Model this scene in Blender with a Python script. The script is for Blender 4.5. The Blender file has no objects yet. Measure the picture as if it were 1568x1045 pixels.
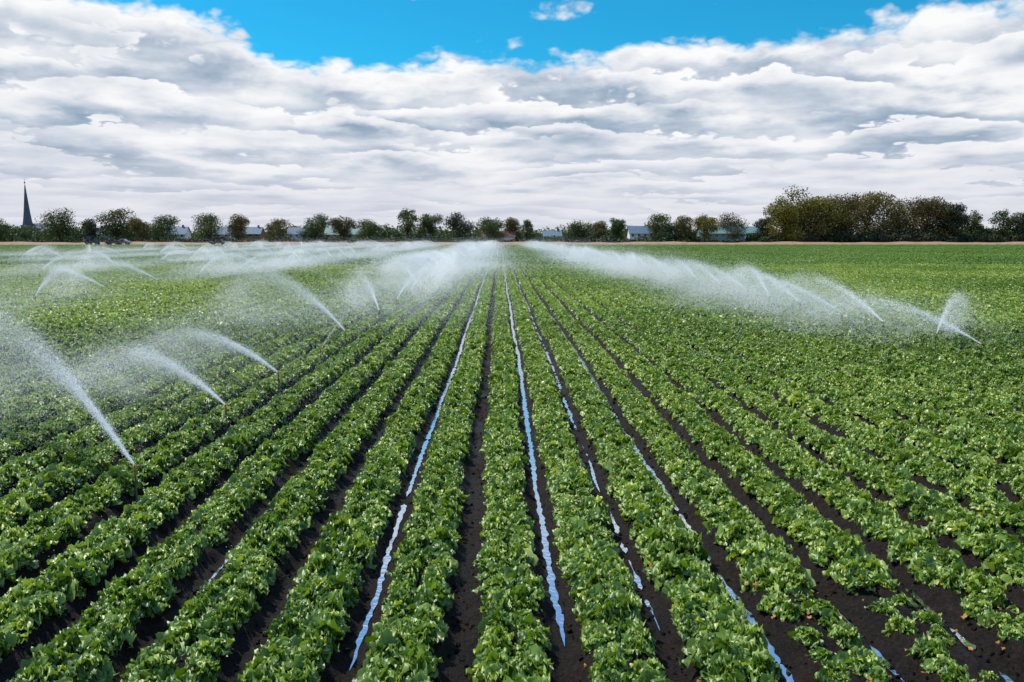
import bpy, math, random
import numpy as np
from mathutils import Vector
random.seed(7); RNG=np.random.default_rng(7)
S=bpy.context.scene
S.view_settings.view_transform='Standard'
try: S.view_settings.look='None'
except Exception: pass
S.view_settings.exposure=0
ROOT=S.collection
H=4.0; F=1220.0
SUN_EL=math.radians(55); SUN_AZ=math.radians(-55)   # azimuth from +Y toward +X

# ------------------------------------------------------------------ helpers
def link(o,parent=None,coll=None):
    (coll or ROOT).objects.link(o)
    if parent is not None: o.parent=parent
    return o
def empty(name,loc=(0,0,0),rz=0,sc=1):
    e=bpy.data.objects.new(name,None); e.empty_display_size=.3
    e.location=loc; e.rotation_euler=(0,0,rz); e.scale=(sc,sc,sc); ROOT.objects.link(e); return e
def mk(name,v,f,mat=None,smooth=False,attr=None):
    v=np.asarray(v,dtype=np.float32).reshape(-1,3)
    me=bpy.data.meshes.new(name)
    f=np.asarray(f,dtype=np.int32) if not isinstance(f,list) else f
    if isinstance(f,list):
        me.from_pydata(v.tolist(),[],f)
    else:
        k=f.shape[1]; n=f.shape[0]
        me.vertices.add(len(v)); me.vertices.foreach_set('co',v.ravel())
        me.loops.add(n*k); me.loops.foreach_set('vertex_index',f.ravel())
        me.polygons.add(n)
        me.polygons.foreach_set('loop_start',np.arange(0,n*k,k,dtype=np.int32))
        me.polygons.foreach_set('loop_total',np.full(n,k,dtype=np.int32))
        me.update(calc_edges=True)
    if smooth: me.polygons.foreach_set('use_smooth',np.ones(len(me.polygons),dtype=bool))
    if attr is not None:
        a=me.attributes.new('lv','FLOAT','POINT'); a.data.foreach_set('value',np.asarray(attr,dtype=np.float32))
    if mat: me.materials.append(mat)
    me.update()
    return me
def ob(name,me,parent=None,loc=(0,0,0),rot=(0,0,0),coll=None):
    o=bpy.data.objects.new(name,me); o.location=loc; o.rotation_euler=rot
    return link(o,parent,coll)

class NT:
    def __init__(s,tree): s.t=tree; s.n=tree.nodes; s.l=tree.links
    def node(s,ty,**kw):
        nd=s.n.new(ty)
        for k,v in kw.items(): setattr(nd,k,v)
        return nd
    def set(s,sock,v):
        if isinstance(v,bpy.types.NodeSocket): s.l.new(v,sock)
        elif v is not None: sock.default_value=v
    def m(s,op,a,b=None,c=None,clamp=False):
        nd=s.node('ShaderNodeMath',operation=op,use_clamp=clamp)
        s.set(nd.inputs[0],a)
        if b is not None: s.set(nd.inputs[1],b)
        if c is not None: s.set(nd.inputs[2],c)
        return nd.outputs[0]
    def comb(s,x,y,z=0.0):
        nd=s.node('ShaderNodeCombineXYZ'); s.set(nd.inputs[0],x); s.set(nd.inputs[1],y); s.set(nd.inputs[2],z); return nd.outputs[0]
    def noise(s,vec,scale,detail=4,rough=.5,dist=0.0,lac=2.0):
        nd=s.node('ShaderNodeTexNoise'); s.set(nd.inputs['Vector'],vec)
        nd.inputs['Scale'].default_value=scale; nd.inputs['Detail'].default_value=detail
        nd.inputs['Roughness'].default_value=rough; nd.inputs['Distortion'].default_value=dist
        nd.inputs['Lacunarity'].default_value=lac
        return nd.outputs['Fac']
    def mr(s,v,a,b,c=0.0,d=1.0,smooth=True):
        nd=s.node('ShaderNodeMapRange',interpolation_type='SMOOTHSTEP' if smooth else 'LINEAR')
        s.set(nd.inputs[0],v); s.set(nd.inputs[1],a); s.set(nd.inputs[2],b); s.set(nd.inputs[3],c); s.set(nd.inputs[4],d)
        return nd.outputs[0]
    def mix(s,f,a,b,bt='MIX'):
        nd=s.node('ShaderNodeMix',data_type='RGBA',blend_type=bt)
        s.set(nd.inputs[0],f); s.set(nd.inputs[6],a); s.set(nd.inputs[7],b); return nd.outputs[2]
    def ramp(s,f,stops,interp='LINEAR'):
        nd=s.node('ShaderNodeValToRGB'); cr=nd.color_ramp; cr.interpolation=interp
        while len(cr.elements)<len(stops): cr.elements.new(.5)
        for e,(p,c) in zip(cr.elements,stops):
            e.position=p; e.color=c if len(c)==4 else (*c,1)
        s.set(nd.inputs[0],f); return nd.outputs[0]
def newmat(name):
    m=bpy.data.materials.new(name); m.use_nodes=True; m.node_tree.nodes.clear()
    t=NT(m.node_tree); out=t.node('ShaderNodeOutputMaterial'); return m,t,out
def C(r,g,b): return (r,g,b,1)
def simple(name,c1,c2=None,scale=3.0,rough=.8,metal=0,bump=.0,spec=.3):
    m,t,out=newmat(name); p=t.node('ShaderNodeBsdfPrincipled')
    pos=t.node('ShaderNodeTexCoord').outputs['Object']
    n=t.noise(pos,scale,6,.6)
    t.set(p.inputs['Base Color'],t.mix(t.mr(n,.3,.7),C(*c1),C(*(c2 or tuple(x*.7 for x in c1)))))
    p.inputs['Roughness'].default_value=rough; p.inputs['Metallic'].default_value=metal
    p.inputs['Specular IOR Level'].default_value=spec
    if bump:
        b=t.node('ShaderNodeBump'); b.inputs['Strength'].default_value=bump; t.set(b.inputs['Height'],n); t.set(p.inputs['Normal'],b.outputs[0])
    t.l.new(p.outputs[0],out.inputs[0]); return m

def leafmat(name,dark,mid,light,trans=.25,rough=.4,spec=.4,patch=.06,tcol=None):
    m,t,out=newmat(name)
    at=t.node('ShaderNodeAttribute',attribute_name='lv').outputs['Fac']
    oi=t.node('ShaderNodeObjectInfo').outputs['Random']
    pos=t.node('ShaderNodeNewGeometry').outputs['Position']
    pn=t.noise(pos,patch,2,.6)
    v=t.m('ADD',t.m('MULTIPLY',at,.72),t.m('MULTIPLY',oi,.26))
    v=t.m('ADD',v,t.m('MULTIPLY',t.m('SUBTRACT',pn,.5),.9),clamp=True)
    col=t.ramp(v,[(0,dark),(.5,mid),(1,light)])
    p=t.node('ShaderNodeBsdfPrincipled'); t.set(p.inputs['Base Color'],col)
    p.inputs['Roughness'].default_value=rough; p.inputs['Specular IOR Level'].default_value=spec
    tr=t.node('ShaderNodeBsdfTranslucent'); t.set(tr.inputs[0],t.mix(1.0,col,C(*(tcol or (1.35,1.4,.4))),'MULTIPLY'))
    mx=t.node('ShaderNodeMixShader'); mx.inputs[0].default_value=trans
    t.l.new(p.outputs[0],mx.inputs[1]); t.l.new(tr.outputs[0],mx.inputs[2]); t.l.new(mx.outputs[0],out.inputs[0])
    return m

M_crop=leafmat('crop_leaf',(.035,.085,.010),(.155,.27,.030),(.52,.60,.17),.24,.42,.6)
M_cropfar=leafmat('crop_leaf_far',(.05,.115,.014),(.115,.215,.028),(.24,.34,.07),.2,.55,.3,patch=.03)
M_tree=leafmat('tree_foliage',(.025,.045,.015),(.06,.09,.028),(.12,.16,.05),.15,.6,.2)
M_olive=leafmat('tree_foliage_olive',(.07,.075,.014),(.15,.14,.022),(.23,.21,.04),.15,.6,.2)
M_brown=leafmat('tree_foliage_brown',(.055,.046,.02),(.12,.10,.036),(.19,.165,.06),.15,.6,.2)
M_dark=leafmat('tree_foliage_dark',(.016,.024,.013),(.036,.048,.024),(.065,.085,.036),.1,.6,.2)
M_bark=simple('bark',(.05,.04,.03),(.025,.02,.016),6)

# ------------------------------------------------------------------ world / sky
W=bpy.data.worlds.new('World'); S.world=W; W.use_nodes=True; W.node_tree.nodes.clear()
t=NT(W.node_tree); wo=t.node('ShaderNodeOutputWorld'); bg=t.node('ShaderNodeBackground')
sky=t.node('ShaderNodeTexSky',sky_type='NISHITA'); sky.sun_disc=False
sky.sun_elevation=SUN_EL; sky.sun_rotation=SUN_AZ; sky.air_density=1.0; sky.dust_density=.3; sky.ozone_density=3
d=t.node('ShaderNodeTexCoord').outputs['Generated']
sx=t.node('ShaderNodeSeparateXYZ'); t.set(sx.inputs[0],d); X,Y,Z=sx.outputs
az=t.m('ARCTAN2',X,Y); el=t.m('ARCSINE',Z)
elc=t.m('MAXIMUM',el,0.0)
v=t.m('LOGARITHM',t.m('ADD',elc,.06),math.e)
u=az
def uv(a,b,z): return t.comb(t.m('MULTIPLY',u,a),t.m('MULTIPLY',v,b),z)
big=t.noise(uv(3.6,2.4,3.1),1.0,2,.5)
med=t.noise(uv(9.0,5.5,7.7),1.0,5,.52)
pf=t.noise(uv(24.0,12.0,4.2),1.0,3,.5)
puff=t.m('ABSOLUTE',t.m('MULTIPLY_ADD',pf,2.0,-1.0))         # rounded billows
# stacked banks of cumulus: soft grey base -> bright billowing top -> next bank
def bank(freq,ph,kb,km,kp,tilt):
    q=t.m('MULTIPLY_ADD',v,freq,ph); q=t.m('MULTIPLY_ADD',u,tilt,q)
    q=t.m('MULTIPLY_ADD',big,kb,q); q=t.m('MULTIPLY_ADD',med,km,q); q=t.m('MULTIPLY_ADD',puff,-kp,q)
    s=t.m('FRACT',q)
    return s
s1=bank(3.4,.15,3.6,1.5,.62,.7)
s2=bank(5.2,.77,-3.0,1.4,.5,-.7)
pr=[(0,(.62,)*3),(.05,(.22,)*3),(.10,(.10,)*3),(.30,(.22,)*3),(.55,(.64,)*3),(.80,(.95,)*3),(1,(1.0,)*3)]
b1=t.ramp(s1,pr); b2=t.ramp(s2,pr)
sel=t.mr(t.noise(uv(4.5,4.0,9.9),1.0,2,.5),.40,.60)
bb=t.mix(sel,b1,b2)
sb=t.node('ShaderNodeSeparateColor'); t.set(sb.inputs[0],bb); b=sb.outputs[0]
veil=t.mr(t.noise(uv(5.0,6.0,15.9),1.0,3,.55),.42,.66)         # stretches where the bank is a flat veil
b=t.m('ADD',b,t.m('MULTIPLY',t.m('MULTIPLY',veil,.6),t.m('SUBTRACT',.62,b)))
fine=t.m('MULTIPLY',t.m('SUBTRACT',med,.5),1.0)
b=t.m('MULTIPLY_ADD',b,.72,.15); b=t.m('ADD',b,fine); b=t.m('MULTIPLY_ADD',puff,.20,b)
tt=t.mr(az,-.6,.6,0,1,False)
def ev(e): x=(e-.16)/.14; return (x,x,x)
edge=t.ramp(tt,[(0,ev(.250)),(.10,ev(.262)),(.20,ev(.238)),(.25,ev(.238)),(.285,ev(.202)),(.37,ev(.208)),(.48,ev(.224)),(.61,ev(.212)),(.69,ev(.226)),(.84,ev(.232)),(1,ev(.242))],'LINEAR')
edge=t.m('MULTIPLY_ADD',edge,.14,.16)
cov=t.m('MULTIPLY',t.m('SUBTRACT',edge,el),8.0)
cov=t.m('MAXIMUM',cov,-.17)
def blob(a0,e0,ra,re,k):
    x=t.m('DIVIDE',t.m('SUBTRACT',az,a0),ra); y=t.m('DIVIDE',t.m('SUBTRACT',el,e0),re)
    return t.mr(t.m('ADD',t.m('MULTIPLY',x,x),t.m('MULTIPLY',y,y)),0,1,k,0)
for bl in ((.075,.262,.07,.022,.30),(-.10,.276,.05,.014,.24),(.30,.262,.12,.010,.18),(.50,.268,.12,.016,.24),(.17,.285,.05,.02,.12)):
    cov=t.m('ADD',cov,blob(*bl))
high=t.m('MULTIPLY',t.mr(el,.275,.31,0,1),t.mr(el,.36,.48,1,0))   # second deck above the gap
cov=t.m('MAXIMUM',cov,t.m('MULTIPLY_ADD',high,.40,-.2)); cov=t.m('MINIMUM',cov,.8)
n0=t.m('MULTIPLY_ADD',puff,.28,t.m('MULTIPLY_ADD',big,.35,t.m('MULTIPLY',med,.66)))   # ~.55 mean
dn=t.m('ADD',n0,cov)
mask=t.mr(dn,.53,.70)
rim=t.mr(dn,.60,.84,.32,0)
b=t.m('ADD',b,rim,clamp=True)
ccol=t.ramp(b,[(0,(.17,.29,.43)),(.22,(.34,.44,.56)),(.45,(.57,.635,.73)),(.68,(.80,.825,.87)),(.92,(.965,.97,.975))])
hz=t.mr(el,.0,.14,1,0)
ccol=t.mix(t.m('MULTIPLY',hz,.80),ccol,C(.73,.735,.81))
blue=t.mix(1.0,sky.outputs[0],C(.012,.108,.130),'MULTIPLY')
blue=t.mix(t.mr(el,.28,.5),blue,C(.17,.38,.74))
fin=t.mix(mask,blue,ccol)
t.set(bg.inputs[0],fin); bg.inputs[1].default_value=1.0
t.l.new(bg.outputs[0],wo.inputs[0])
W.cycles.sampling_method='MANUAL'; W.cycles.sample_map_resolution=256

sun=bpy.data.lights.new('sun','SUN'); sun.energy=4.9; sun.angle=math.radians(.6); sun.color=(1,.965,.89)
so=bpy.data.objects.new('sun',sun); ROOT.objects.link(so)
sd=Vector((math.sin(SUN_AZ)*math.cos(SUN_EL),math.cos(SUN_AZ)*math.cos(SUN_EL),math.sin(SUN_EL)))
so.rotation_euler=sd.to_track_quat('Z','Y').to_euler()

cam=bpy.data.cameras.new('camera'); cam.lens=28; cam.sensor_width=36; cam.clip_end=20000
co=bpy.data.objects.new('camera',cam); ROOT.objects.link(co); S.camera=co
co.location=(0,0,H); co.rotation_euler=(math.radians(90-7.52),0,-math.radians(.9))

def img2w(x,y_dist):   # world X for photo column at a given distance
    return (x-765)/F*y_dist

# ------------------------------------------------------------------ ground
M_ground=simple('ground_soil',(.10,.085,.045),(.06,.07,.03),.05,1)
ob('ground',mk('ground',[(-6000,-3000,-.06),(6000,-3000,-.06),(6000,9000,-.06),(-6000,9000,-.06)],[(0,1,2,3)],M_ground))

# dark moist soil
M_soil,t,out=newmat('moist_soil')
pos=t.node('ShaderNodeNewGeometry').outputs['Position']
a=t.noise(pos,22,6,.7); c=t.noise(pos,1.2,3,.5)
col=t.ramp(t.m('ADD',t.m('MULTIPLY',a,.7),t.m('MULTIPLY',c,.3)),[(.36,(.004,.003,.0025)),(.52,(.014,.0095,.007)),(.72,(.045,.030,.020))])
p=t.node('ShaderNodeBsdfPrincipled'); t.set(p.inputs['Base Color'],col)
t.set(p.inputs['Roughness'],t.mr(c,.35,.65,.45,.9)); p.inputs['Specular IOR Level'].default_value=.16
bp=t.node('ShaderNodeBump'); bp.inputs['Strength'].default_value=1.0; bp.inputs['Distance'].default_value=.05
t.set(bp.inputs['Height'],a); t.set(p.inputs['Normal'],bp.outputs[0])
t.l.new(p.outputs[0],out.inputs[0])

XF=.59   # a furrow line
YEND=335.0
def sm(a,b,x):
    q=np.clip((x-a)/(b-a),0,1); return q*q*(3-2*q)
def wob_x(y):  # gentle drift of the tractor line
    return .025*np.sin(y*.31)+.035*np.sin(y*.047+1)*np.clip(y/60,0,1)
def furrow_u(x):
    q=(x-XF)%1.0; return np.minimum(q,1-q)
fx=np.arange(-13+XF-.0,13.01+XF,.04)
left=[];right=[]
for k in range(13,262):
    for o in (.05,.27,.5,.73,.95): right.append(XF+k+o); left.append(XF-k-o)
xs=np.concatenate([np.sort(left),fx,np.sort(right)])
ys=[3.0]
while ys[-1]<24: ys.append(ys[-1]+.055)
while ys[-1]<YEND: ys.append(min(YEND,ys[-1]*1.035))
ys=np.array(ys)
GX,GY=np.meshgrid(xs,ys)
def vnoise(x,y,seed,sc):
    x=x*sc;y=y*sc; xi=np.floor(x).astype(np.int64); yi=np.floor(y).astype(np.int64)
    def h(i,j):
        n=(i*374761393+j*668265263+seed*1442695041)&0xffffffff
        n=((n^(n>>13))*1274126177)&0xffffffff
        return ((n^(n>>16))&0xffff)/65535.0
    u=x-xi;v=y-yi;u=u*u*(3-2*u);v=v*v*(3-2*v)
    return (h(xi,yi)*(1-u)+h(xi+1,yi)*u)*(1-v)+(h(xi,yi+1)*(1-u)+h(xi+1,yi+1)*u)*v
U=furrow_u(GX)
Zs=.15*sm(.05,.28,U)
amp=sm(24,19,GY)*(np.abs(GX)<13.2)
Zs+=amp*(.012+.07*sm(.05,.18,U))*(vnoise(GX,GY,1,7)-.45)
Zs+=amp*(.010+.055*sm(.05,.16,U))*(vnoise(GX,GY,2,14)-.5)
Zs+=.012*(vnoise(GX,GY,3,1.1)-.5)*(np.abs(GX)<13.2)
V=np.stack([GX+wob_x(GY),GY,Zs],-1).reshape(-1,3)
nx=len(xs);ny=len(ys)
I=(np.arange(ny-1)[:,None]*nx+np.arange(nx-1)[None,:]).ravel()
ob('field_soil',mk('field_soil',V,np.stack([I,I+1,I+1+nx,I+nx],-1),M_soil,True))

# water in the furrows
M_water,t,out=newmat('furrow_water')
pos=t.node('ShaderNodeNewGeometry').outputs['Position']
gl=t.node('ShaderNodeBsdfGlossy'); gl.inputs[0].default_value=C(.93,.95,1); gl.inputs['Roughness'].default_value=.12
df=t.node('ShaderNodeBsdfDiffuse'); df.inputs[0].default_value=C(.02,.02,.02)
bp=t.node('ShaderNodeBump'); bp.inputs['Strength'].default_value=.35; bp.inputs['Distance'].default_value=.012
t.set(bp.inputs['Height'],t.noise(pos,14,2,.5)); t.set(gl.inputs['Normal'],bp.outputs[0])
mx=t.node('ShaderNodeMixShader'); mx.inputs[0].default_value=.88
t.l.new(df.outputs[0],mx.inputs[1]); t.l.new(gl.outputs[0],mx.inputs[2]); t.l.new(mx.outputs[0],out.inputs[0])
def water(k,segs,lvl,hw=.06,gap=0.0,seed=0):
    vs=[];fs=[]
    for (y0,y1) in segs:
        y=y0; row=[]
        while y<y1:
            row.append(y); y+= .035 if y<24 else (y*.006)
        row.append(y1)
        yy=np.array(row); x0=XF+k
        z0=np.zeros_like(yy)+seed
        w=hw*(.75+.45*vnoise(yy,z0,seed,1.3))*(.8+.4*vnoise(yy,z0,seed+5,6))
        w=w*(.66+.34*sm(8,30,yy))
        on=vnoise(yy,z0,seed+9,1.1)*.5+vnoise(yy,z0,seed+11,4.5)*.5
        w=w*sm(gap-.03,gap+.10,on)
        w=w*np.clip((yy-y0)/.6,0.02,1)*np.clip((y1-yy)/.5,0.05,1)
        cx=x0+wob_x(yy)+.05*(vnoise(yy,z0,seed+3,.8)-.5)+.02*(vnoise(yy,z0,seed+4,3.5)-.5)
        b=len(vs)
        wl=w*(.5+.9*vnoise(yy,z0,seed+21,11)); wr=w*(.5+.9*vnoise(yy,z0,seed+22,11))
        for i in range(len(yy)):
            vs.append((cx[i]-wl[i],yy[i],lvl)); vs.append((cx[i]+wr[i],yy[i],lvl))
        for i in range(len(yy)-1):
            if w[i]>.003 or w[i+1]>.003: fs.append((b+2*i,b+2*i+1,b+2*i+3,b+2*i+2))
    ob('furrow_water',mk('furrow_water',vs,fs,M_water))
water(0,[(7.3,330)],.013,.056,0.14,1)
water(-2,[(6.9,330)],.012,.050,0.16,2)
water(1,[(7.6,11.2),(12,90)],.012,.045,.47,3)
water(2,[(6.0,16),(16.5,40)],.012,.060,.32,4)
water(3,[(6.2,12.5)],.011,.055,.45,5)
water(4,[(6.2,9.5)],.011,.065,.42,6)
water(-4,[(7.0,12.5)],.009,.035,.3,7)
water(-6,[(7.0,14)],.009,.035,.4,8)
water(5,[(8,14)],.009,.035,.5,9)

# ------------------------------------------------------------------ crop plants
def leaves(n,R,Hh,L,Wd,nu,nv,seed,crump=.012):
    r=np.random.default_rng(seed); vs=[];fs=[];at=[];b=0
    for i in range(n):
        q=(i+.5)/n; ph=i*2.39996+r.normal(0,.3)
        rad=R*.45*math.sqrt(q)*r.uniform(.6,1.2); z0=Hh*(.62-.5*q)*r.uniform(.6,1.2)
        th=math.radians(74-62*q+r.normal(0,18)); bend=math.radians(r.uniform(20,110))
        ll=L*r.uniform(.6,1.25)*(.7+.35*q); ww=Wd*r.uniform(.6,1.3)
        dx,dy=math.cos(ph),math.sin(ph); px=rad*dx; py=rad*dy; cx=0.0; cz=z0
        tw=r.normal(0,.5); cup=r.uniform(-.5,.7); lvv=r.uniform(0,1)*.8+.2*(1-q)
        p1,p2,p3=r.uniform(0,6.28,3)
        for a in range(nu+1):
            s=a/nu; ang=th-bend*s
            if a>0:
                cx+=math.cos(ang)*ll/nu; cz+=math.sin(ang)*ll/nu
            w=ww*.5*(math.sin(math.pi*min(1,(.12+.88*s))**.75))**.6 if s<1 else ww*.12
            for c in range(nv+1):
                tt=(c/nv-.5)*2; side=w*tt
                fr=crump*.9*abs(tt)**2*math.sin(p2+s*22+tt*2)     # frilled margin
                nz=cup*abs(tt)**1.6*w + crump*(math.sin(p1+s*9+tt*3)+math.sin(p2+tt*7-s*5)*.8+ .7*math.sin(p3+s*14*tt))+tw*side+fr
                nr=-math.sin(ang); nn=math.cos(ang)
                rr=cx+nr*nz; zz=cz+nn*nz
                vs.append((px+dx*rr-dy*side,py+dy*rr+dx*side,max(zz,-.02))); at.append(lvv+.22*(abs(tt)-.5))
        for a in range(nu):
            for c in range(nv):
                k=b+a*(nv+1)+c; fs.append((k,k+1,k+nv+2,k+nv+1))
        b=len(vs)
    return vs,fs,at
def coll_of(name,lst):
    c=bpy.data.collections.new(name)
    for i,me in enumerate(lst):
        o=bpy.data.objects.new(f'{name}_{chr(97+i)}',me); c.objects.link(o)
    return c
near=[];midl=[];farl=[]
for i in range(8):
    v_,f_,a_=leaves(62,.22,.19,.125,.10,6,4,100+i,.015); near.append(mk('crop_plant',v_,np.array(f_),M_crop,True,a_))
for i in range(5):
    v_,f_,a_=leaves(34,.22,.18,.14,.115,2,2,200+i,.016); midl.append(mk('crop_plant_mid',v_,np.array(f_),M_crop,False,a_))
for i in range(5):
    r=np.random.default_rng(300+i); vs=[];at=[]; n=250
    px=r.uniform(-.38,.38,n); py=r.uniform(-3,3,n); pz=.08+.26*np.sqrt(np.clip(1-(px/.42)**2,0,1))*r.uniform(.6,1.08,n)
    sz=r.uniform(.10,.18,n)
    for k in range(n):
        nrm=Vector((r.normal(0,.5)+px[k]*1.2,r.normal(0,.55),1)).normalized(); t1=nrm.orthogonal().normalized(); t2=nrm.cross(t1); an=r.uniform(0,6.28)
        A=(t1*math.cos(an)+t2*math.sin(an))*sz[k]; B=nrm.cross(A.normalized())*sz[k]*.75; c=Vector((px[k],py[k],pz[k]))
        for q in (c-A,c-B,c+A,c+B): vs.append(q)
        lvv=r.uniform(0,1); at+= [lvv]*4
    farl.append(mk('crop_bed_far',[tuple(q) for q in vs],np.arange(4*n).reshape(-1,4),M_cropfar,False,at))
def scatter(name,pts,rots,scl,idx,coll,mat=None):
    pts=np.asarray(pts,dtype=np.float32); n=len(pts)
    me=bpy.data.meshes.new(name); me.vertices.add(n); me.vertices.foreach_set('co',pts.ravel())
    a=me.attributes.new('rot','FLOAT_VECTOR','POINT'); a.data.foreach_set('vector',np.asarray(rots,dtype=np.float32).ravel())
    a=me.attributes.new('scl','FLOAT_VECTOR','POINT'); a.data.foreach_set('vector',np.asarray(scl,dtype=np.float32).ravel())
    a=me.attributes.new('idx','INT','POINT'); a.data.foreach_set('value',np.asarray(idx,dtype=np.int32))
    o=bpy.data.objects.new(name,me); ROOT.objects.link(o)
    g=bpy.data.node_groups.new(name+'_scatter','GeometryNodeTree')
    g.interface.new_socket('Geometry',in_out='INPUT',socket_type='NodeSocketGeometry')
    g.interface.new_socket('Geometry',in_out='OUTPUT',socket_type='NodeSocketGeometry')
    gi=g.nodes.new('NodeGroupInput'); go=g.nodes.new('NodeGroupOutput')
    ip=g.nodes.new('GeometryNodeInstanceOnPoints'); ci=g.nodes.new('GeometryNodeCollectionInfo')
    ci.inputs['Collection'].default_value=coll; ci.inputs['Separate Children'].default_value=True; ci.inputs['Reset Children'].default_value=True
    def na(nm,dt):
        q=g.nodes.new('GeometryNodeInputNamedAttribute'); q.data_type=dt; q.inputs['Name'].default_value=nm; return q.outputs['Attribute']
    L=g.links.new
    L(gi.outputs[0],ip.inputs['Points']); L(ci.outputs[0],ip.inputs['Instance']); ip.inputs['Pick Instance'].default_value=True
    L(na('idx','INT'),ip.inputs['Instance Index']); L(na('rot','FLOAT_VECTOR'),ip.inputs['Rotation']); L(na('scl','FLOAT_VECTOR'),ip.inputs['Scale'])
    L(ip.outputs[0],go.inputs[0])
    md=o.modifiers.new('scatter','NODES'); md.node_group=g
    return o
def bedrange(y,mg=4):
    w=.66*y+mg; return int(math.floor(-w)),int(math.ceil(w+.03*y))
Y1,Y2=34,105
def plants(y0,y1,dy,name,coll,nvar,seed,jit,base):
    r=np.random.default_rng(seed); P=[];R=[];Sc=[];Ix=[]
    lo,hi=bedrange(y1)
    for k in range(lo,hi+1):
        xb=XF-.5+k
        ymin=max(y0,(abs(xb)-4)/.68)
        if ymin>=y1: continue
        for row,off in ((0,-.15),(1,.15)):
            ph=r.uniform(0,dy)
            for y in np.arange(ymin+ph,y1,dy):
                yy=y+r.normal(0,jit); 
                s=base*r.uniform(.78,1.16)*(0.9+.2*float(vnoise(np.array(xb),np.array(yy),8,.55)))
                if r.random()<.01: s*=.5
                if xb>2.6 and yy<8.3-.2*abs(xb-4): # ragged ends on the right
                    if r.random()<.2: continue
                    s*=r.uniform(.55,.9)
                P.append((xb+off+r.normal(0,.028)+float(wob_x(yy)),yy,.12+r.normal(0,.02))); R.append((r.normal(0,.16),r.normal(0,.16),r.uniform(0,6.28)))
                Sc.append((s,s,s*r.uniform(.85,1.3))); Ix.append(r.integers(nvar))
    return scatter(name,P,R,Sc,Ix,coll)
plants(4.2,Y1,.215,'crop_rows',coll_of('crop_plant',near),len(near),1,.035,1.03)
plants(Y1,Y2,.22,'crop_rows',coll_of('crop_plant_mid',midl),len(midl),2,.03,1.04)
r=np.random.default_rng(3); P=[];R=[];Sc=[];Ix=[]
lo,hi=bedrange(YEND)
for k in range(lo,hi+1):
    xb=XF-.5+k; ymin=max(Y2,(abs(xb)-6)/.68)
    for y in np.arange(ymin+3,YEND-2,6.0):
        P.append((xb+float(wob_x(y)),y,.05)); R.append((0,0,math.pi*r.integers(2))); q=r.uniform(.9,1.12); Sc.append((1,1,q)); Ix.append(r.integers(5))
scatter('crop_rows',P,R,Sc,Ix,coll_of('crop_bed_far',farl))

# soil clods + dead yellow leaves in near furrows
def clod(seed):
    r=np.random.default_rng(seed); import bmesh
    bm=bmesh.new(); bmesh.ops.create_icosphere(bm,subdivisions=2,radius=1)
    for vv in bm.verts: vv.co*=r.uniform(.7,1.15)
    me=bpy.data.meshes.new('clod'); bm.to_mesh(me); bm.free(); me.materials.append(M_soil); return me
cl=coll_of('soil_clod',[clod(i) for i in range(4)])
r=np.random.default_rng(5);P=[];R=[];Sc=[];Ix=[]
for i in range(18000):
    y=4.5+18*r.random()**1.6; k=r.integers(-12,14); x=XF+k+np.clip(r.normal(0,.15),-.4,.4)
    if abs(x)>.7*y+2: continue
    u_=float(furrow_u(np.array(x))); s=.006+.026*r.random()**3
    if u_<.06 and k in (0,-2) : continue
    P.append((x+float(wob_x(y)),y,.15*float(sm(.05,.28,np.array(u_)))+.004)); R.append(r.uniform(0,6.28,3)); Sc.append((s*r.uniform(.8,1.5),s,s*.8)); Ix.append(r.integers(4))
scatter('soil_clods',P,R,Sc,Ix,cl)
M_dead=simple('dead_leaf',(.40,.22,.04),(.28,.12,.03),20,.7)
dl=[]
for i in range(2):
    v_,f_,a_=leaves(1,.05,.02,.09,.05,3,2,900+i); dl.append(mk('dead_leaf',v_,np.array(f_),M_dead,True))
P=[];R=[];Sc=[];Ix=[]
for i in range(160):
    xb=XF-.5+r.integers(1,7); y=r.uniform(6.0,9.0)
    P.append((xb+r.uniform(-.38,.38),y,.13+r.uniform(0,.06))); R.append((r.normal(0,.4),r.normal(0,.4),r.uniform(0,6.28))); q=r.uniform(.4,.9); Sc.append((q,q,q)); Ix.append(r.integers(2))
scatter('withered_leaves',P,R,Sc,Ix,coll_of('dead_leaf',dl))

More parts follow.
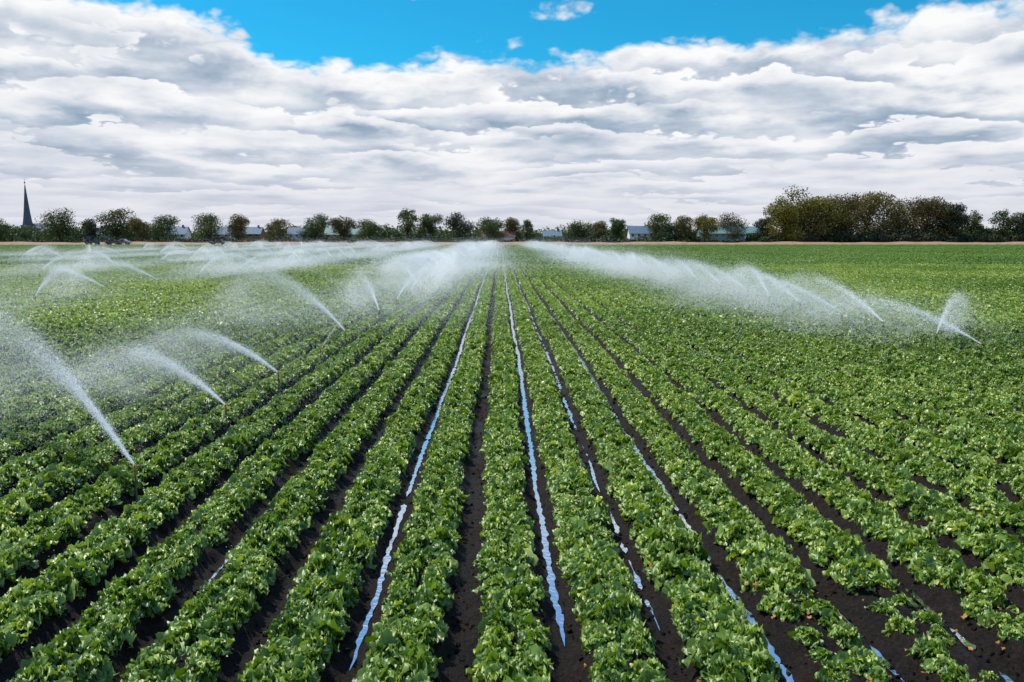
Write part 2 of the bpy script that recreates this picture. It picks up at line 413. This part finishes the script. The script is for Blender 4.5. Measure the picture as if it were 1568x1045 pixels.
# ------------------------------------------------------------------ sprinklers
M_spray,t,out=newmat('water_spray')
df=t.node('ShaderNodeBsdfDiffuse'); df.inputs[0].default_value=C(.93,.95,.97)
tr=t.node('ShaderNodeBsdfTranslucent'); tr.inputs[0].default_value=C(.93,.95,.97)
mx=t.node('ShaderNodeMixShader'); mx.inputs[0].default_value=.5
t.l.new(df.outputs[0],mx.inputs[1]); t.l.new(tr.outputs[0],mx.inputs[2]); t.l.new(mx.outputs[0],out.inputs[0])
def jet(name,n,v0,elev,ln,wd,seed,tmax,spread=.045,vfall=.35):
    """droplet streaks along a ballistic arc in local +Y"""
    r=np.random.default_rng(seed)
    tt=tmax*r.random(n)**.8
    sp=v0*(1-vfall*r.random(n)**2.2)
    e=np.radians(elev+r.normal(0,1.1,n)-1.5*r.random(n)**2); a=np.radians(r.normal(0,1.0,n))
    kd=.42
    dh=(1-np.exp(-kd*tt))/kd
    yy=sp*np.cos(e)*dh*np.cos(a); xx=sp*np.cos(e)*dh*np.sin(a); zz=sp*np.sin(e)*dh-4.9*tt**2*.82
    dist=np.hypot(xx,yy); sg=.008+spread*dist*(.35+.65*(tt/tmax))
    halo=np.where(r.random(n)<.35,2.3,1.0); sg=sg*halo
    lump=.65+.5*np.sin(tt*23+seed)*np.sin(tt*9)
    P=np.stack([xx+r.normal(0,1,n)*sg*lump-.12*tt**2,yy+r.normal(0,1,n)*sg,zz+r.normal(0,1,n)*sg*.8*lump],-1)
    keep=P[:,2]>-.55; P=P[keep]; tt=tt[keep]; sp=sp[keep]; e=e[keep]; n=len(P)
    vel=np.stack([np.zeros(n),sp*np.cos(e)*np.exp(-kd*tt),sp*np.sin(e)*np.exp(-kd*tt)-9*tt],-1)+r.normal(0,.9,(n,3))
    vel/=np.linalg.norm(vel,axis=1)[:,None]
    rnd=r.normal(0,1,(n,3)); sd_=np.cross(vel,rnd); sd_/=np.linalg.norm(sd_,axis=1)[:,None]
    s=r.uniform(.5,1.3,n)[:,None]
    V=np.stack([P-vel*ln*s*.5,P+vel*ln*s*.5-sd_*wd*s*.5,P+vel*ln*s*.5+sd_*wd*s*.5],1).reshape(-1,3)
    return mk(name,V,np.arange(3*n).reshape(-1,3),M_spray)
def mist(name,n,sx_,sy_,sz_,size,seed):
    r=np.random.default_rng(seed)
    P=r.normal(0,1,(n,3))*np.array([sx_,sy_,sz_]); P[:,2]=np.abs(P[:,2])
    for q in range(3):
        P[:,0]+=.25*sx_*np.sin(P[:,1]*(1.1+q)+q+seed); P[:,2]*=1+.35*np.sin(P[:,1]*1.7*(q+1)+seed)
    A=r.normal(0,1,(n,3)); B=r.normal(0,1,(n,3)); A*=size/np.linalg.norm(A,axis=1)[:,None]; B*=size/np.linalg.norm(B,axis=1)[:,None]
    V=np.stack([P,P+A,P+B],1).reshape(-1,3)
    return mk(name,V,np.arange(3*n).reshape(-1,3),M_spray)
JN=[jet('spray_jet_near',105000,14.5,25,.027,.0062,i+1,1.25,.046) for i in range(2)]
JS=[jet('spray_jet_short',60000,10.5,21,.026,.0064,i+11,1.05,.052) for i in range(2)]
JT=[jet('spray_jet_thin',14000,17.0,22,.03,.008,i+31,1.7,.018,.12) for i in range(2)]
JM=[jet('spray_jet_mid',23000,12.5,26,.05,.014,i+21,1.3,.055,.5) for i in range(4)]
JF=[jet('spray_jet_far',9500,12.5,25,.085,.034,i+41,1.35,.075,.6) for i in range(4)]
MN=mist('mist_near',36000,2.4,3.4,.4,.0095,3)
MM=[mist('mist_mid',36000,2.6,4.5,.5,.018,4+i) for i in range(2)]
MF=[mist('mist_far',20000,3.4,7.5,.6,.048,8+i) for i in range(2)]

M_pipe=simple('galvanised_pipe',(.20,.19,.17),(.12,.10,.08),30,.5,.6)
M_brass=simple('brass_sprinkler',(.35,.22,.06),(.25,.15,.04),30,.4,.8)
def lathe(prof,seg=10):
    vs=[];fs=[]
    for (r_,z) in prof:
        for i in range(seg): vs.append((r_*math.cos(2*math.pi*i/seg),r_*math.sin(2*math.pi*i/seg),z))
    for a in range(len(prof)-1):
        for i in range(seg):
            j=(i+1)%seg; fs.append((a*seg+i,a*seg+j,(a+1)*seg+j,(a+1)*seg+i))
    fs.append(tuple(range(seg))[::-1]); fs.append(tuple((len(prof)-1)*seg+i for i in range(seg)))
    return vs,fs
v_,f_=lathe([(.03,-.02),(.03,.03),(.016,.04),(.0125,.06),(.0125,.62),(.02,.625),(.02,.655),(.013,.66)]); RISER=mk('riser',v_,f_,M_pipe,True)
def head():
    v_,f_=lathe([(.012,.655),(.022,.67),(.022,.70),(.012,.715),(.010,.76),(.018,.765),(.008,.775)])
    b=len(v_)
    seg=8
    for (s,r_) in ((0,.012),(.05,.012),(.09,.008)):
        for i in range(seg):
            a=2*math.pi*i/seg; v_.append((r_*math.cos(a),s*.88-r_*math.sin(a)*.47,.71+s*.47+r_*math.sin(a)*.88))
    for k in range(2):
        for i in range(seg):
            j=(i+1)%seg; f_.append((b+k*seg+i,b+k*seg+j,b+(k+1)*seg+j,b+(k+1)*seg+i))
    for (x0,x1,y0,y1,z0,z1) in ((-.006,.006,-.09,.10,.762,.77),(-.012,.012,-.11,-.08,.75,.78),(-.01,.01,.09,.115,.735,.775)):
        b=len(v_)
        for z in (z0,z1):
            for (x,y) in ((x0,y0),(x1,y0),(x1,y1),(x0,y1)): v_.append((x,y,z))
        f_+= [(b+3,b+2,b+1,b),(b+4,b+5,b+6,b+7),(b,b+1,b+5,b+4),(b+1,b+2,b+6,b+5),(b+2,b+3,b+7,b+6),(b+3,b,b+4,b+7)]
    return mk('sprinkler_head',v_,f_,M_brass)
HEAD=head()
def sprinkler(x,y,az,jets,mists=(),js=1.0):
    e=empty('irrigation_sprinkler',(x,y,0.0),0)
    ob('riser',RISER,e); ob('sprinkler_head',HEAD,e,rot=(0,0,-az))
    for (me,da) in jets:
        o=ob('water_jet',me,e,(0,0,.75),(0,0,-(az+da))); o.scale=(js,js,js)
    for (me,ox,oy,oz) in mists: ob('water_mist',me,e,(ox,oy,oz))
R0=math.radians
r=np.random.default_rng(77)
XL=-5.3
sprinkler(XL+.1,11.1,R0(-46),[(JN[0],0)],[(MN,-5.0,4,.7),(MN,-7.0,7,.3)])
sprinkler(XL,15.2,R0(-48),[(JS[0],0)],[(MN,-4.0,3,.4)])
sprinkler(XL,18.9,R0(-50),[(JS[1],0)],[(MN,-3.5,3,.3)])
sprinkler(XL+.1,23.0,R0(8),[(JT[0],0)],[(MN,1.5,13,.2)])
sprinkler(XL,27.3,R0(-38),[(JN[1],0)],[(MM[0],-5,6,.3)])
sprinkler(XL,35,R0(-18),[(JM[0],0),(JT[1],R0(-24))],[(MM[0],-1,3,.1)])
sprinkler(XL,41,R0(12),[(JM[1],0)],[(MM[1],0,3,.1)])
y=47.7
while y<YEND-15:
    a=R0(r.uniform(-45,25)); far=y>80
    sprinkler(XL,y,a,[((JF if far else JM)[r.integers(4)],0)]+([(JF[r.integers(4)],R0(r.uniform(-50,50)))] if y>65 and r.random()<.6 else []),[((MF if far else MM)[r.integers(2)],r.uniform(-1.8,.6),2,.2)])
    y+=4.5 if y<100 else 11
XR=14.6
for (yy,a) in ((23.7,-25),(26.2,38),(29.9,-8),(33.5,-30),(38.6,-12),(42.7,5),(47,-20),(52.8,-12),(58,-8),(64,-25),(70,-10)):
    sprinkler(XR+r.normal(0,.1),yy,R0(a),[(JM[r.integers(4)],0)],[(MM[r.integers(2)],r.uniform(-1,1),r.uniform(2,6),.2)] if yy>28 else [],js=.75 if yy<27 else 1)
y=77
while y<YEND-15:
    sprinkler(XR,y,R0(r.uniform(-35,15)),[(JF[r.integers(4)],0)],[(MF[r.integers(2)],r.uniform(-1,1),2,.2)]); y+=8 if y<140 else 14
for (xl,y0,st) in ((-25.2,33,9),(-45,68,12),(-65,105,15),(-88,150,18)):
    y=y0
    while y<YEND-15:
        far=y>80
        sprinkler(xl,y,R0(r.uniform(-75,20)),[((JF if far else JM)[r.integers(4)],0)],[((MF if far else MM)[r.integers(2)],r.uniform(-3,1),2,.2)] if r.random()<.85 else [])
        y+=st*r.uniform(.8,1.3)*(1 if y<140 else 1.5)

# ------------------------------------------------------------------ bank & background
M_bank=simple('dry_earth',(.34,.215,.135),(.24,.15,.09),.35,1)
xs_=np.arange(-330,331,3.0); prof=[(335.2,-.05),(338,.15),(342,.85),(347,1.1),(356,1.2),(366,.7),(372,-.05)]
vs=[];fs=[]
for (yy,z) in prof:
    for x in xs_: vs.append((x,yy,z+(.16*math.sin(x*.11)+.12*math.sin(x*.37+yy)+.08*random.random() if z>.3 else 0)))
n=len(xs_)
for a in range(len(prof)-1):
    for i in range(n-1): fs.append((a*n+i,a*n+i+1,(a+1)*n+i+1,(a+1)*n+i))
ob('earth_bank',mk('earth_bank',vs,fs,M_bank,True))

def clump_leaves(r,centres,radii,n,size,hollow=.5):
    """leaf-clump quads through a union of ellipsoids"""
    w=np.array([a*b*c for a,b,c in radii])**.7; idx=r.choice(len(centres),n,p=w/w.sum())
    c=np.array(centres)[idx]; rd=np.array(radii)[idx]
    dd=r.normal(0,1,(n,3)); dd/=np.linalg.norm(dd,axis=1)[:,None]
    rr=hollow+(1.08-hollow)*r.random(n)**.7
    P=c+dd*rd*rr[:,None]
    nr=dd+r.normal(0,.55,(n,3)); nr/=np.linalg.norm(nr,axis=1)[:,None]
    A=np.cross(nr,r.normal(0,1,(n,3))); A/=np.linalg.norm(A,axis=1)[:,None]; B=np.cross(nr,A)
    s=size*r.uniform(.5,1.3,n)[:,None]
    V=np.stack([P-A*s,P-B*s*.6,P+A*s*.9,P+B*s*.7],1)
    cl_=r.random(len(centres))
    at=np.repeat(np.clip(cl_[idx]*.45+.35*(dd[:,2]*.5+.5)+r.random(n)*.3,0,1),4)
    return V.reshape(-1,3),at
def tube(vs,fs,p0,p1,r0,r1,seg=6):
    p0=Vector(p0);p1=Vector(p1);d_=(p1-p0).normalized();a=d_.orthogonal().normalized();b_=d_.cross(a);k=len(vs)
    for (p,q) in ((p0,r0),(p1,r1)):
        for i in range(seg):
            an=2*math.pi*i/seg; vs.append(tuple(p+a*math.cos(an)*q+b_*math.sin(an)*q))
    for i in range(seg): fs.append((k+i,k+(i+1)%seg,k+seg+(i+1)%seg,k+seg+i))
def tree(x,y,h,w,mat,seed,dens_=1.0,low=.22,sparse=False,kind='broadleaf_tree'):
    r=np.random.default_rng(seed); e=empty(kind,(x,y,-.1))
    vs=[];fs=[]; th=h*r.uniform(.25,.35); tr_=.028*h
    tube(vs,fs,(0,0,0),(0.1,0,th),tr_,tr_*.7,8)
    cs=[];rs=[]
    nb=int(r.integers(15,22))
    for i in range(nb):
        a=r.uniform(0,6.28); q=math.sqrt(r.random()); zz=h*(low+.10+(.88-low-.10)*r.random()**.9)
        lim=w*.5*math.sqrt(max(.12,1-((zz/h-.48)/.56)**2))
        px,py=math.cos(a)*q*lim*.8,math.sin(a)*q*lim*.8
        rad=w*r.uniform(.15,.25) if not sparse else w*r.uniform(.10,.18)
        cs.append((px,py,zz)); rs.append((rad*1.15,rad*1.15,min(rad*.9,(h-zz)+.3)))
        tube(vs,fs,(0.1,0,th*r.uniform(.7,1)),(px*.6,py*.6,th+(zz-th)*.6),tr_*.45,tr_*.22)
        tube(vs,fs,(px*.6,py*.6,th+(zz-th)*.6),(px,py,zz),tr_*.22,tr_*.07)
    cs.append((0,0,h*.58)); rs.append((w*.34,w*.34,h*.28))
    V,at=clump_leaves(r,cs,rs,int(5200*dens_*(.5 if sparse else 1)),.034*h**.9*.55+.12,.25)
    ob('trunk_and_limbs',mk('trunk',vs,fs,M_bark,True),e)
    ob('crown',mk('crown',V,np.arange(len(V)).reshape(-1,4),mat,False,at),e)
T=[(12,334,34,0),(103,319,62,0),(150,330,32,3),(188,319,52,0),(226,331,34,2),(262,329,48,0),(325,327,56,0),(371,328,36,2),(430,335,40,2),(486,327,46,0),(527,331,38,2),(566,331,40,0),
(625,315,40,4),(660,325,38,0),(705,325,54,3),(752,331,40,0),(785,334,38,2),(806,333,26,4),(886,335,46,0),(914,338,30,2),(945,331,24,0),(1012,321,46,0),(1046,322,38,2),(1078,327,38,1),(1118,326,52,2),(1168,330,32,3),
(1226,286,100,2),(1250,303,92,1),(1200,302,58,1),(1285,298,74,2),(1325,295,88,2),(1376,295,94,2),(1418,302,68,2),(1452,308,52,3),(1490,317,38,4),(1535,315,42,4),(1562,324,38,3),(1600,318,60,0),(-30,322,60,0)]
mats=[M_tree,M_olive,M_brown,M_dark,M_tree]
for i,(x,ty,w,mi) in enumerate(T):
    dd=r.uniform(374,390)
    if mi==1: dd-=7
    h=H+(361-ty)*dd/F
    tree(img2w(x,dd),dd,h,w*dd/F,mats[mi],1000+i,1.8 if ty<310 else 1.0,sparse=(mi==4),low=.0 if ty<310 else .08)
def mass(name,y0,y1,hfun,n,size,mat,seed,step=2.2,x0=-330,x1=330):
    r=np.random.default_rng(seed); cs=[];rs=[]
    for x in np.arange(x0,x1,step):
        h=hfun(x)*r.uniform(.65,1.2)
        if h<.4: continue
        rr=r.uniform(.5,1)*h*.55+.5; cs.append((x+r.normal(0,1),r.uniform(y0,y1),h*.45)); rs.append((rr*1.3,rr,h*.55))
    V,at=clump_leaves(r,cs,rs,n,size,.3); ob(name,mk(name,V,np.arange(len(V)).reshape(-1,4),mat,False,at))
nz=lambda x,s,sc: float(vnoise(np.array(x+1000.0),np.array(0.0),s,sc))
mass('hedgerow',367,378,lambda x:1.6+3.0*nz(x,51,.06)*nz(x,52,.2)+(3.0 if x>120 else 0),60000,.5,M_dark,61,1.5)
mass('hedgerow',380,396,lambda x:2.0+4.5*nz(x,53,.05)*nz(x,54,.25)+(3 if x>120 else 0),50000,.6,M_tree,62,1.8)
mass('distant_trees',440,470,lambda x:4.0+6.5*nz(x,55,.035),60000,.75,M_tree,63,2.6,-420,420)
mass('distant_trees',640,700,lambda x:8+6*nz(x,56,.02),50000,1.1,M_tree,64,4,-620,620)

# ------------------------------------------------------------------ buildings
def boxv(vs,fs,x0,x1,y0,y1,z0,z1):
    b=len(vs)
    for z in (z0,z1):
        for (x,y) in ((x0,y0),(x1,y0),(x1,y1),(x0,y1)): vs.append((x,y,z))
    fs+= [(b+3,b+2,b+1,b),(b+4,b+5,b+6,b+7),(b,b+1,b+5,b+4),(b+1,b+2,b+6,b+5),(b+2,b+3,b+7,b+6),(b+3,b,b+4,b+7)]
def boxes(name,lst,mat,parent,smooth=False):
    vs=[];fs=[]
    for q in lst: boxv(vs,fs,*q)
    return ob(name,mk(name,vs,fs,mat,smooth),parent)
M_glass=simple('window_glass',(.02,.03,.04),(.03,.04,.05),2,.15,0,0,.6)
M_white=simple('white_render',(.78,.78,.76),(.66,.66,.64),.8,.8)
M_trim=simple('white_paint',(.78,.78,.76),None,2,.5)
M_rred=simple('clay_roof',(.22,.12,.085),(.17,.09,.065),1.5,.9)
M_rblue=simple('slate_roof',(.15,.22,.29),(.11,.15,.20),1.5,.7)
M_rgreen=simple('green_metal_roof',(.19,.31,.28),(.15,.26,.24),1.5,.6)
M_brick=simple('brick_wall',(.28,.14,.09),(.2,.1,.07),2,.9)
M_door=simple('door_paint',(.08,.05,.03),None,2,.6)
def house(x,y,w,dp,hw,hr,mw,mr_,name='farm_house',rz=0):
    e=empty(name,(x,y,-.06),rz)
    vs=[];fs=[]; boxv(vs,fs,-w/2,w/2,-dp/2,dp/2,0,hw)
    b=len(vs); vs+=[(-w/2,-dp/2,hw+.002),(-w/2,dp/2,hw+.002),(-w/2,0,hw+hr-.12),(w/2,-dp/2,hw+.002),(w/2,dp/2,hw+.002),(w/2,0,hw+hr-.12)]
    fs+=[(b,b+2,b+1),(b+3,b+4,b+5)]
    ob('walls',mk('walls',vs,fs,mw),e)
    o=.5; k=hr/(dp/2); vs=[];fs=[]
    for s in (-1,1):
        b=len(vs)
        for zt in (0,.18):
            vs+=[(-w/2-o,s*(dp/2+o),hw-k*o+zt),(w/2+o,s*(dp/2+o),hw-k*o+zt),(w/2+o,s*.003,hw+hr+zt),(-w/2-o,s*.003,hw+hr+zt)]
        fs+=[(b,b+1,b+2,b+3),(b+4,b+5,b+6,b+7),(b,b+1,b+5,b+4),(b+1,b+2,b+6,b+5),(b+3,b,b+4,b+7)]
    ob('roof',mk('roof',vs,fs,mr_),e)
    n=max(2,int(w/3)); ws=[];fr=[]
    for fl in range(1 if hw<4.5 else 2):
        for i in range(n):
            if fl==0 and i==n//2: continue
            cx=-w/2+(i+.5)*w/n; z=1.0+2.7*fl
            ws.append((cx-.5,cx+.5,-dp/2-.04,-dp/2-.003,z,z+1.2)); fr.append((cx-.62,cx+.62,-dp/2-.07,-dp/2-.042,z-.12,z-.003))
            fr.append((cx-.62,cx+.62,-dp/2-.07,-dp/2-.042,z+1.203,z+1.32))
    boxes('windows',ws,M_glass,e); boxes('window_trim',fr,M_trim,e)
    cx=-w/2+(n//2+.5)*w/n; boxes('door',[(cx-.5,cx+.5,-dp/2-.05,-dp/2-.003,.0,2.1)],M_door,e)
    boxes('chimney',[(w*.28,w*.28+.8,-.4,.4,hw+hr*.55,hw+hr+1.0)],M_brick,e)
house(img2w(158,396),396,9,8,5,3,M_white,M_rblue)
house(img2w(277,398),398,12,8,5,3.4,M_white,M_rblue)
house(img2w(350,400),400,8,8,5,3.4,M_white,M_rblue)
house(img2w(392,408),408,10,8,5.2,3.2,M_brick,M_rblue)
house(img2w(462,396),396,9,8,5,3,M_white,M_rblue)
house(img2w(530,397),397,17,9,4.8,3.2,M_white,M_rgreen,'farm_barn')
house(img2w(764,381),381,15,8,3.8,2.4,M_white,M_rred)
house(img2w(845,410),410,9,8,4,2.6,M_brick,M_rblue)
house(img2w(980,398),398,12,8,5.4,3.4,M_white,M_rblue)
house(img2w(1028,401),401,9,8,5,3,M_white,M_rblue)
house(img2w(1102,388),388,21,10,5.4,3.6,M_rgreen,M_rgreen,'farm_barn')
house(img2w(1150,400),400,8,8,5.6,3,M_white,M_rgreen)
house(img2w(1250,398),398,9,7,4,2.5,M_white,M_rblue)
# church
M_spire=simple('slate_spire',(.09,.115,.15),(.06,.08,.105),.6,.6)
M_stone=simple('church_stone',(.22,.21,.19),(.16,.15,.14),.7,.9)
D=520; e=empty('church',(img2w(57,D),D,-.06))
hh=lambda py: H+(361-py)*D/F
boxes('tower',[(-2.9,2.9,-2.9,2.9,0,hh(346))],M_stone,e)
boxes('tower_cornice',[(-3.15,3.15,-3.15,3.15,hh(346)+.003,hh(346)+.5)],M_stone,e)
boxes('belfry_louvres',[(-1.1,1.1,-2.96,-2.903,hh(346)-4,hh(346)-1)],M_glass,e)
z0=hh(346)+.503; z1=hh(286); prof=[(3.1,z0),(2.55,z0+(z1-z0)*.12),(1.9,z0+(z1-z0)*.32),(1.2,z0+(z1-z0)*.6),(.6,z0+(z1-z0)*.85),(.28,z1)]
v_,f_=lathe(prof,8); ob('spire',mk('spire',v_,f_,M_spire),e)
v_,f_=lathe([(.12,z1),(.12,z1+1.2),(.5,z1+1.5),(.5,z1+1.9),(.1,z1+2.2),(.08,hh(277))],8); ob('finial',mk('finial',v_,f_,M_spire),e)
vs=[];fs=[]; boxv(vs,fs,2.9,22,-4.5,4.5,0,7); vs+=[(2.903,-4.5,7.003),(22,-4.5,7.003),(22,4.5,7.003),(2.903,4.5,7.003),(2.903,0,12),(22,0,12)]
fs+=[(8,9,13,12),(10,11,12,13),(9,10,13),(11,8,12)]; ob('nave',mk('nave',vs,fs,M_spire),e)

# ------------------------------------------------------------------ vehicles on the field edge
M_tyre=simple('tyre',(.02,.02,.02),None,4,.9); M_vblue=simple('blue_paint',(.02,.05,.12),None,2,.35,0,0,.5); M_vdark=simple('dark_paint',(.03,.03,.035),None,2,.35,0,0,.5)
M_vsil=simple('silver_paint',(.45,.47,.5),None,2,.3,.4)
def wheel(name,e,x,y,rd,wd):
    v_,f_=lathe([(rd*.5,-wd/2),(rd*.92,-wd/2),(rd,-wd*.3),(rd,wd*.3),(rd*.92,wd/2),(rd*.5,wd/2)],18)
    o=ob(name,mk(name,v_,f_,M_tyre,False),e,(x,y,rd),(math.pi/2,0,0)); return o
def pickup(x,y,z,mat,rz=0,sc=1.25):
    e=empty('pickup_truck',(x,y,z),rz,sc); prof=[(-2.7,.5),(-2.7,1.15),(-.5,1.2),(-.3,1.85),(1.0,1.85),(1.6,1.2),(2.6,1.05),(2.7,.5)]
    vs=[(a,-.9,b) for a,b in prof]+[(a,.9,b) for a,b in prof]; n=len(prof)
    fs=[tuple(range(n))[::-1],tuple(range(n,2*n))]+[(i,(i+1)%n,n+(i+1)%n,n+i) for i in range(n)]
    ob('body',mk('body',vs,fs,mat),e)
    boxes('windows',[(-.2,.35,-.92,.92,1.25,1.75),(.42,1.0,-.92,.92,1.25,1.75)],M_glass,e)
    boxes('bed_rails',[(-2.7,-.5,-.93,-.85,1.17,1.35),(-2.7,-.5,.85,.93,1.17,1.35)],mat,e)
    boxes('bumpers',[(2.7,2.82,-.9,.9,.45,.7),(-2.82,-2.7,-.9,.9,.45,.7)],M_vsil,e)
    for i,(a,b) in enumerate(((-1.7,-.85),(-1.7,.85),(1.7,-.85),(1.7,.85))): wheel(f'wheel_{i+1}',e,a,b,.42,.28)
def tractor(x,y,z,mat,rz=0):
    e=empty('tractor',(x,y,z),rz,1.35)
    boxes('hood',[(.2,2.2,-.42,.42,.95,1.65),(2.2,2.35,-.38,.38,.9,1.55)],mat,e)
    boxes('chassis',[(-1.3,2.1,-.3,.3,.6,.945)],M_vdark,e)
    boxes('cab_frame',[(-1.3,.19,-.75,.75,1.0,1.5),(-1.4,.28,-.85,.85,2.6,2.78),(-1.3,-1.2,-.75,-.66,1.503,2.597),(-1.3,-1.2,.66,.75,1.503,2.597),(.08,.18,-.75,-.66,1.503,2.597),(.08,.18,.66,.75,1.503,2.597)],mat,e)
    boxes('cab_glass',[(-1.19,.07,-.72,-.69,1.503,2.597),(-1.19,.07,.69,.72,1.503,2.597)],M_glass,e)
    boxes('exhaust',[(1.2,1.28,-.3,-.22,1.655,2.5)],M_vdark,e)
    for i,(a,b,q,wd) in enumerate(((-.8,-.95,.85,.45),(-.8,.95,.85,.45),(1.6,-.8,.55,.32),(1.6,.8,.55,.32))): wheel(f'wheel_{i+1}',e,a,b,q,wd)
# vehicles on the headland at the foot of the bank
YV=334.0
tractor(img2w(150,YV),YV,.3,M_vblue,.2); pickup(img2w(184,YV),YV,.3,M_vdark,math.pi); pickup(img2w(196,YV+4),YV+4,.4,M_vsil)
pickup(img2w(340,YV),YV,.3,M_vdark)
